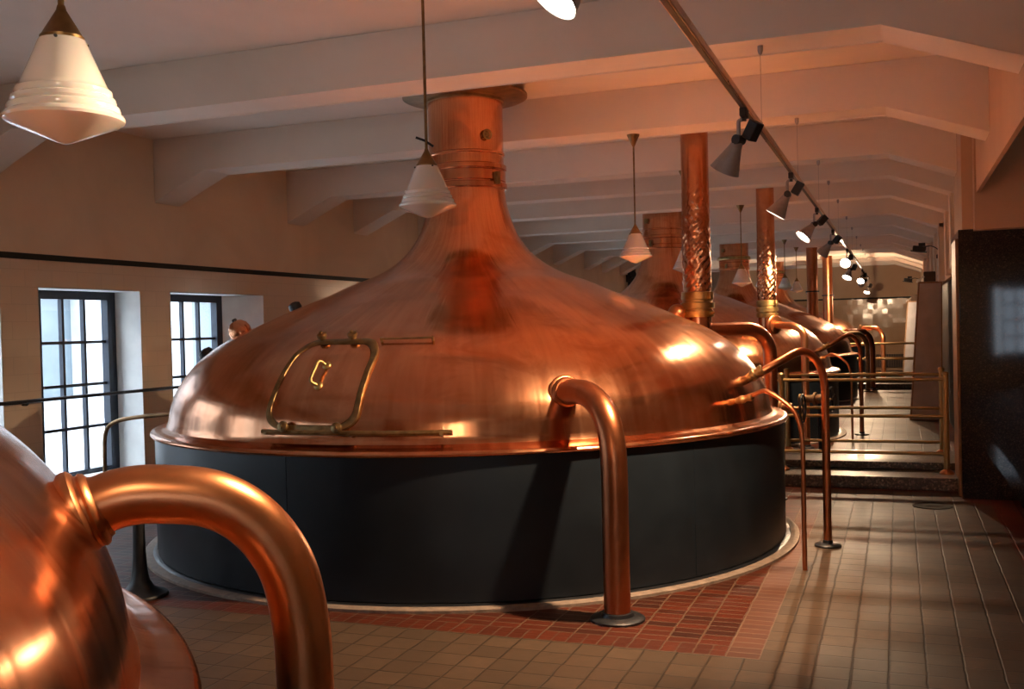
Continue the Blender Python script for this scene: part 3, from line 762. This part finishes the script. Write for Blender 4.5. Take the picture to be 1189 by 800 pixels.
# ------------------------------------------------------------------ lighting track with wires
TX, TZ = -.74, 2.79
root = empty('lighting_track', (TX, 14, TZ))
bm = new(); box(bm, (-.019, -15.5, -.02), (.019, 17.0, .02)); bevel(bm, .004, 1); mesh_obj('track_bar', bm, 'trackmetal', root, smooth=False)
bm = new(); box(bm, (-.011, -15.4, -.0225), (.011, 16.9, -.019)); mesh_obj('track_groove', bm, 'blackplastic', root, smooth=False)
for y in [1.2, 3.55, 6.26, 8.62, 11.0, 12.66, 14.7, 17.2, 19.25, 21.4, 23.75, 25.3, 27.1, 28.9]:
    bm = new(); tube(bm, [(0, y - 14, .018), (0, y - 14, ZB - TZ)], .0016, 6); wv = mesh_obj('suspension_wire', bm, 'greymetal', root)
    bm = new(); lathe(bm, [(0, -.002), (.016, -.002), (.016, -.03), (.010, -.05), (.004, -.055), (0, -.055)], 16, Matrix.Translation((0, y - 14, ZB - TZ))); mesh_obj('ceiling_cup', bm, 'greymetal', wv)
    bm = new(); lathe(bm, [(0, .045), (.006, .045), (.008, .02), (.012, .019), (0, .018)], 12, Matrix.Translation((0, y - 14, 0))); mesh_obj('wire_grip', bm, 'greymetal', wv)
for y in (14.55,):
    bm = new(); box(bm, (-.022, y - 14, -.023), (.022, y - 14 + .9, .023)); mesh_obj('track_connector', bm, 'aluminium', root, smooth=False)
tag(root, 'long metal lighting track hung on thin wires from the beams', 'lighting track')

SPOTW = 122.0
def spot(y, target, label, power=1.0, side=-1, lit=True, ang=60, swing=.03, drop=.10):
    target = Vector(target)
    root = empty('spotlight', (TX, y, TZ - .02))
    O_ = Vector((TX, y, TZ - .02))
    piv = Vector((side * swing, 0, -drop - .06))
    d = (target - (O_ + piv)).normalized()
    bm = new(); box(bm, (-.018, -.05, -.045), (.018, .05, 0)); bevel(bm, .004, 1); box(bm, (-.010, -.012, -.065), (.010, .012, -.045)); mesh_obj('track_adapter', bm, 'blackplastic', root, smooth=False)
    bm = new(); tube(bm, bend([(0, 0, -.055), (side * swing, 0, -.06), piv], [.012], 4), .011, 10); mesh_obj('arm', bm, 'greymetal', root)
    sd = d.cross(Z).normalized(); up = sd.cross(d)
    mt = Matrix((sd, d, up)).transposed()
    bm = new(); tube(bm, [piv - sd * .03, piv + sd * .03], .026, 18); mesh_obj('pivot_disc', bm, 'blackplastic', root)
    # driver box sits behind the joint
    bm = new(); obox(bm, piv - d * .03 + Vector((.06, 0, .015)), .065, .10, .062, mt); bevel(bm, .004, 1); mesh_obj('driver_box', bm, 'blackplastic', root, smooth=False)
    L_ = .165
    bm = new(); lathe(bm, [(0, .0), (.026, .0), (.030, .012), (.034, .03), (.080, L_), (.082, L_ + .003), (.079, L_ + .003), (.030, .035)], 40, to_dir(d, piv + d * .01)); mesh_obj('lamp_shade', bm, 'greymetal', root, angle=50)
    lens = None
    bm = new(); lathe(bm, [(0, L_ - .028), (.045, L_ - .026), (.070, L_ - .018)], 32, to_dir(d, piv + d * .01)); mesh_obj('lamp_face', bm, 'lamp' if lit else 'opal', root)
    tag(root, label, 'spotlight', 'spotlights on the lighting track')
    if lit:
        ld = bpy.data.lights.new('halogen', 'SPOT'); ld.energy = SPOTW * power; ld.color = (1.0, .69, .42); ld.spot_size = math.radians(ang); ld.spot_blend = .6; ld.shadow_soft_size = .04
        lo = bpy.data.objects.new('halogen_beam', ld); col.objects.link(lo); lo.parent = root
        lo.matrix_local = Matrix.Translation(piv + d * (.012 + L_)) @ d.to_track_quat('-Z', 'Y').to_matrix().to_4x4()
spot(.1, (-2.6, 4.6, 1.3), 'added unseen spotlight on the track above the camera', .12, ang=60)  # out of view, added as weak warm fill towards the hatched kettle
spot(-2.5, (-1.2, -5.6, 1.1), 'added unseen spotlight on the track behind the camera, turned to the back wall', 1.8, ang=130)  # out of view, added so the domes reflect a warmly lit back wall
spot(2.66, (-2.2, 1.6, .6), 'glaring track spotlight cut off by the top picture edge', .9, swing=.008, drop=.055, ang=95)
spot(5.50, (-1.9, 6.1, .6), 'grey cone track spotlight with black driver box, seen from behind above the kettle', 2.9, ang=110)
spot(8.05, (-2.0, 8.0, .6), 'second grey cone spotlight down the track, mouth turned to the hatched kettle', 2.6, ang=100)
spot(10.70, (-2.2, 9.9, .9), 'third cone spotlight down the track, lit mouth showing', 1.6, ang=90)
spot(13.40, (-2.2, 14.1, .9), 'fourth cone spotlight by the bright track connector, its back turned', 2.0, ang=100)
spot(17.2, (-1.15, 13.6, .9), 'dazzling spotlight shining straight along the hall', 1.3, ang=75, swing=.008)
spot(18.7, (-1.5, 17.6, .5), 'lit spotlight right below the dazzling one', 1.3, ang=100, swing=.02, drop=.2)
spot(24.6, (-1.2, 22.6, .9), 'lit spotlight beyond the dazzling one, upper of the far trio', 1.4, ang=100, swing=.008)
spot(25.6, (-1.9, 30.5, .9), 'small spotlight turned away to the end wall, middle of the far trio', 2.6, ang=120, swing=.03, drop=.18)
spot(29.6, (-1.2, 28.6, .6), 'last lit spotlight, just above the tiled end wall frieze', 2.4, ang=120, swing=.008, drop=.2)

# ------------------------------------------------------------------ things along the sides
# leaning display boards with reading lamps
def stele(x, y, label, h=2.22, pale=False):
    root = empty('display_board', (x, y, 0))
    bm = new()
    A = [bm.verts.new(p) for p in ((-.245, 0, 0), (.245, 0, 0), (.275, .03, h), (-.085, .03, h))]
    B = [bm.verts.new((v.co.x, v.co.y + .14, v.co.z)) for v in A]
    bm.faces.new(A); bm.faces.new(B)
    for i in range(4): bm.faces.new((A[i], A[(i + 1) % 4], B[(i + 1) % 4], B[i]))
    bevel(bm, .006, 1); mesh_obj('board', bm, 'board_edge', root, smooth=False)
    bm = new(); A = [bm.verts.new(p) for p in ((-.215, -.004, .025), (.225, -.004, .025), (.255, .026, h - .03), (-.06, .026, h - .03))]
    B = [bm.verts.new((v.co.x, v.co.y + .02, v.co.z)) for v in A]; bm.faces.new(A); bm.faces.new(B)
    for i in range(4): bm.faces.new((A[i], A[(i + 1) % 4], B[(i + 1) % 4], B[i]))
    mesh_obj('printed_face', bm, 'board_pale' if pale else 'board', root, smooth=False)
    bm = new(); box(bm, (.0, .08, h), (.18, .17, h + .16)); bevel(bm, .008, 1); mesh_obj('top_box', bm, 'radiator', root, smooth=False)
    bm = new(); tube(bm, [(.215, .05, h - .02), (.215, .05, h + .36)], .016, 12); arm = mesh_obj('lamp_post', bm, 'aluminium', root)
    bm = new(); lathe(bm, [(0, h + .36), (.022, h + .36), (.024, h + .37), (.024, h + .42), (.012, h + .43), (0, h + .43)], 16, Matrix.Translation((.215, .05, 0))); mesh_obj('post_socket', bm, 'blackplastic', arm)
    bm = new(); tube(bm, spline([(.215, .05, h + .40), (.22, .06, h + .50), (.12, 0, h + .56), (.02, -.06, h + .55)], 6), .009, 8); la = mesh_obj('lamp_arm', bm, 'blackplastic', root)
    bm = new(); obox(bm, Vector((-.06, -.10, h + .52)), .20, .14, .08, Matrix.Rotation(.15, 3, 'Y')); bevel(bm, .02, 2); obox(bm, Vector((-.02, -.08, h + .585)), .10, .08, .05); obox(bm, Vector((-.07, -.11, h + .474)), .24, .17, .014, Matrix.Rotation(.15, 3, 'Y')); mesh_obj('lamp_head', bm, 'blackplastic', la, smooth=False)
    bm = new(); obox(bm, Vector((-.05, .06, h + .04)), .15, .02, .03, Matrix.Rotation(-.7, 3, 'Y')); obox(bm, Vector((-.075, .06, h + .02)), .05, .03, .05); bevel(bm, .004, 1); mesh_obj('chrome_clip', bm, 'aluminium', root, smooth=False)
    tag(root, label, 'display board', 'tapering display boards with lamps')
stele(.395, 17.6, 'tall tapering grey display board with black reading lamp on top, beyond the railing')
stele(.31, 27.2, 'pale display board with small black lamp, half hidden behind the nearer grey board', 2.06, True)

# guard rail along the windows
root = empty('guard_rail', (XL + .06, 4, 1.12))
bm = new(); tube(bm, [(0, -9, 0), (0, 8.5, 0)], .0165, 10); mesh_obj('rail', bm, 'iron', root)
for y in (-8.0, -2.4, .1, 2.68, 6.39 - .05):
    yy = {0: 0}.get(0) ; bm = new(); tube(bm, bend([(0, y, 0), (-.0, y, -.03), (-.07, y, -.03)], [.015], 3), .009, 8); mesh_obj('bracket', bm, 'iron', root)
tag(root, 'thin black guard rail running across the barred windows', 'guard rail')

# black pedestal standing on the brick floor
bm = new(); lathe(bm, [(0, 0), (.17, 0), (.172, .01), (.165, .02), (.13, .03), (.085, .055), (.06, .10), (.047, .17), (.040, .28), (.036, .45), (.036, .60), (.05, .615), (.05, .64), (0, .645)], 40)
o = mesh_obj('pedestal', bm, 'iron', loc=(-4.54, 5.22, 0)); tag(o, 'slim black pedestal with flared foot on the brick floor, seen under the elbow pipe', 'pedestal')

# radiator, drain plate, floor cleat, dark fitting
root = empty('radiator', (-.25, YE - .09, .1))
for i in range(30):
    bm = new(); box(bm, (-.6 + i * .05, -.05, 0), (-.6 + i * .05 + .04, .05, .42)); bevel(bm, .008, 1); mesh_obj('column', bm, 'radiator', root, smooth=False)
bm = new(); box(bm, (-.62, -.03, -.0999), (-.58, .03, 0)); box(bm, (.85, -.03, -.0999), (.89, .03, 0)); mesh_obj('feet', bm, 'radiator', root, smooth=False)
tag(root, 'low brown column radiator against the tiled end wall', 'radiator')
bm = new(); lathe(bm, [(0, 0), (.165, 0), (.165, .004), (.155, .006), (.15, .003), (.06, .003), (.05, .006), (0, .006)], 40)
o = mesh_obj('drain_cover', bm, 'drain', loc=(.255, 9.62, 0)); tag(o, 'round dark drain cover set in the tile floor before the steps', 'drain cover')
bm = new(); lathe(bm, [(0, 0), (.13, 0), (.13, .012), (.06, .03), (.05, .06), (.03, .07), (0, .07)], 28)
o = mesh_obj('floor_socket', bm, 'iron', loc=(.27, 12.62, 0)); tag(o, 'dark floor fitting on the tiles just behind the brass railings', 'floor fitting')
root = empty('wall_loudspeaker', (XL + .16, 27.6, 2.52))
bm = new(); box(bm, (-.10, -.11, 0), (.08, .11, .82)); bevel(bm, .015, 2); mesh_obj('cabinet', bm, 'blackplastic', root, smooth=False)
bm = new()
for z in (.15, .33, .51, .68): lathe(bm, [(0, .010), (.03, .006), (.07, .016), (.085, .018), (.09, .0)], 24, to_dir((.5, -.86, 0), (.06, -.105, z)))
mesh_obj('driver_cones', bm, 'iron', root)
bm = new(); box(bm, (-.16, -.03, .3), (-.09, .03, .5)); mesh_obj('wall_bracket', bm, 'iron', root, smooth=False)
tag(root, 'tall black loudspeaker on the far plaster wall, left of the second copper neck', 'loudspeaker')

# window in the wall behind the camera, mirrored in the granite
w = empty('window_30', (2.85, YB - .1, .75)); w['kind'] = 'structure'
bm = new()
for x in (-.6, -.32, -.02, .28, .55): box(bm, (x, -.03, 0), (x + .045, .03, 1.55))
for z in (0, .38, .76, 1.14, 1.5): box(bm, (-.6, -.025, z), (.6, .025, z + .045))
mesh_obj('window_frame', bm, 'winframe', w, smooth=False)
bm = new(); A = [bm.verts.new(p) for p in ((-.6, .01, 0), (.6, .01, 0), (.6, .01, 1.55), (-.6, .01, 1.55))]; bm.faces.new(A); mesh_obj('window_pane', bm, 'glass', w, smooth=False)

# ------------------------------------------------------------------ light from outside
wd = bpy.data.worlds.new('overcast_sky'); sc.world = wd; wd.use_nodes = True; nt = wd.node_tree
bg = nt.nodes['Background']
tc = node(nt, 'ShaderNodeTexCoord'); sx = node(nt, 'ShaderNodeSeparateXYZ'); nt.links.new(tc.outputs['Generated'], sx.inputs[0])
nt.links.new(ramp(nt, sx.outputs[2], [(0, (.70, .80, .92)), (.5, (.80, .90, 1.0))]), bg.inputs[0]); bg.inputs[1].default_value = 6.5
for k, (y0, y1, y2) in enumerate(WIN):
    ld = bpy.data.lights.new('window_portal', 'AREA'); ld.shape = 'RECTANGLE'; ld.size = y1 - y0; ld.size_y = ZT - ZS; ld.cycles.is_portal = True
    lo = bpy.data.objects.new('window_portal', ld); col.objects.link(lo); lo.location = (XL - T - .12, (y0 + y1) / 2, (ZS + ZT) / 2); lo.rotation_euler = (PI / 2, 0, -PI / 2)

# ------------------------------------------------------------------ camera (level line of sight solved from the photograph's vanishing points)
yaw, pit, roll = math.radians(20.69), math.radians(.959), math.radians(1.4)
fw = Vector((-math.sin(yaw) * math.cos(pit), math.cos(yaw) * math.cos(pit), -math.sin(pit)))
rt = Vector((math.cos(yaw), math.sin(yaw), 0)); up = rt.cross(fw)
r2 = rt * math.cos(roll) - up * math.sin(roll); u2 = rt * math.sin(roll) + up * math.cos(roll)
cd = bpy.data.cameras.new('camera'); cd.sensor_fit = 'HORIZONTAL'; cd.sensor_width = 36; cd.lens = 36 * 1188 / 1189; cd.clip_start = .05; cd.clip_end = 300
cam = bpy.data.objects.new('camera', cd); col.objects.link(cam)
mw = Matrix((r2, u2, -fw)).transposed().to_4x4(); mw.translation = (0, 0, 1.65); cam.matrix_world = mw
sc.camera = cam

sc.view_settings.view_transform = 'Standard'; sc.view_settings.look = 'None'; sc.view_settings.gamma = 1; sc.view_settings.use_curve_mapping = False
sc.view_settings.exposure = 0.85
sc.cycles.max_bounces = 10; sc.cycles.diffuse_bounces = 5; sc.cycles.glossy_bounces = 6
sc.cycles.use_denoising = True
sc.cycles.sample_clamp_indirect = 12.0
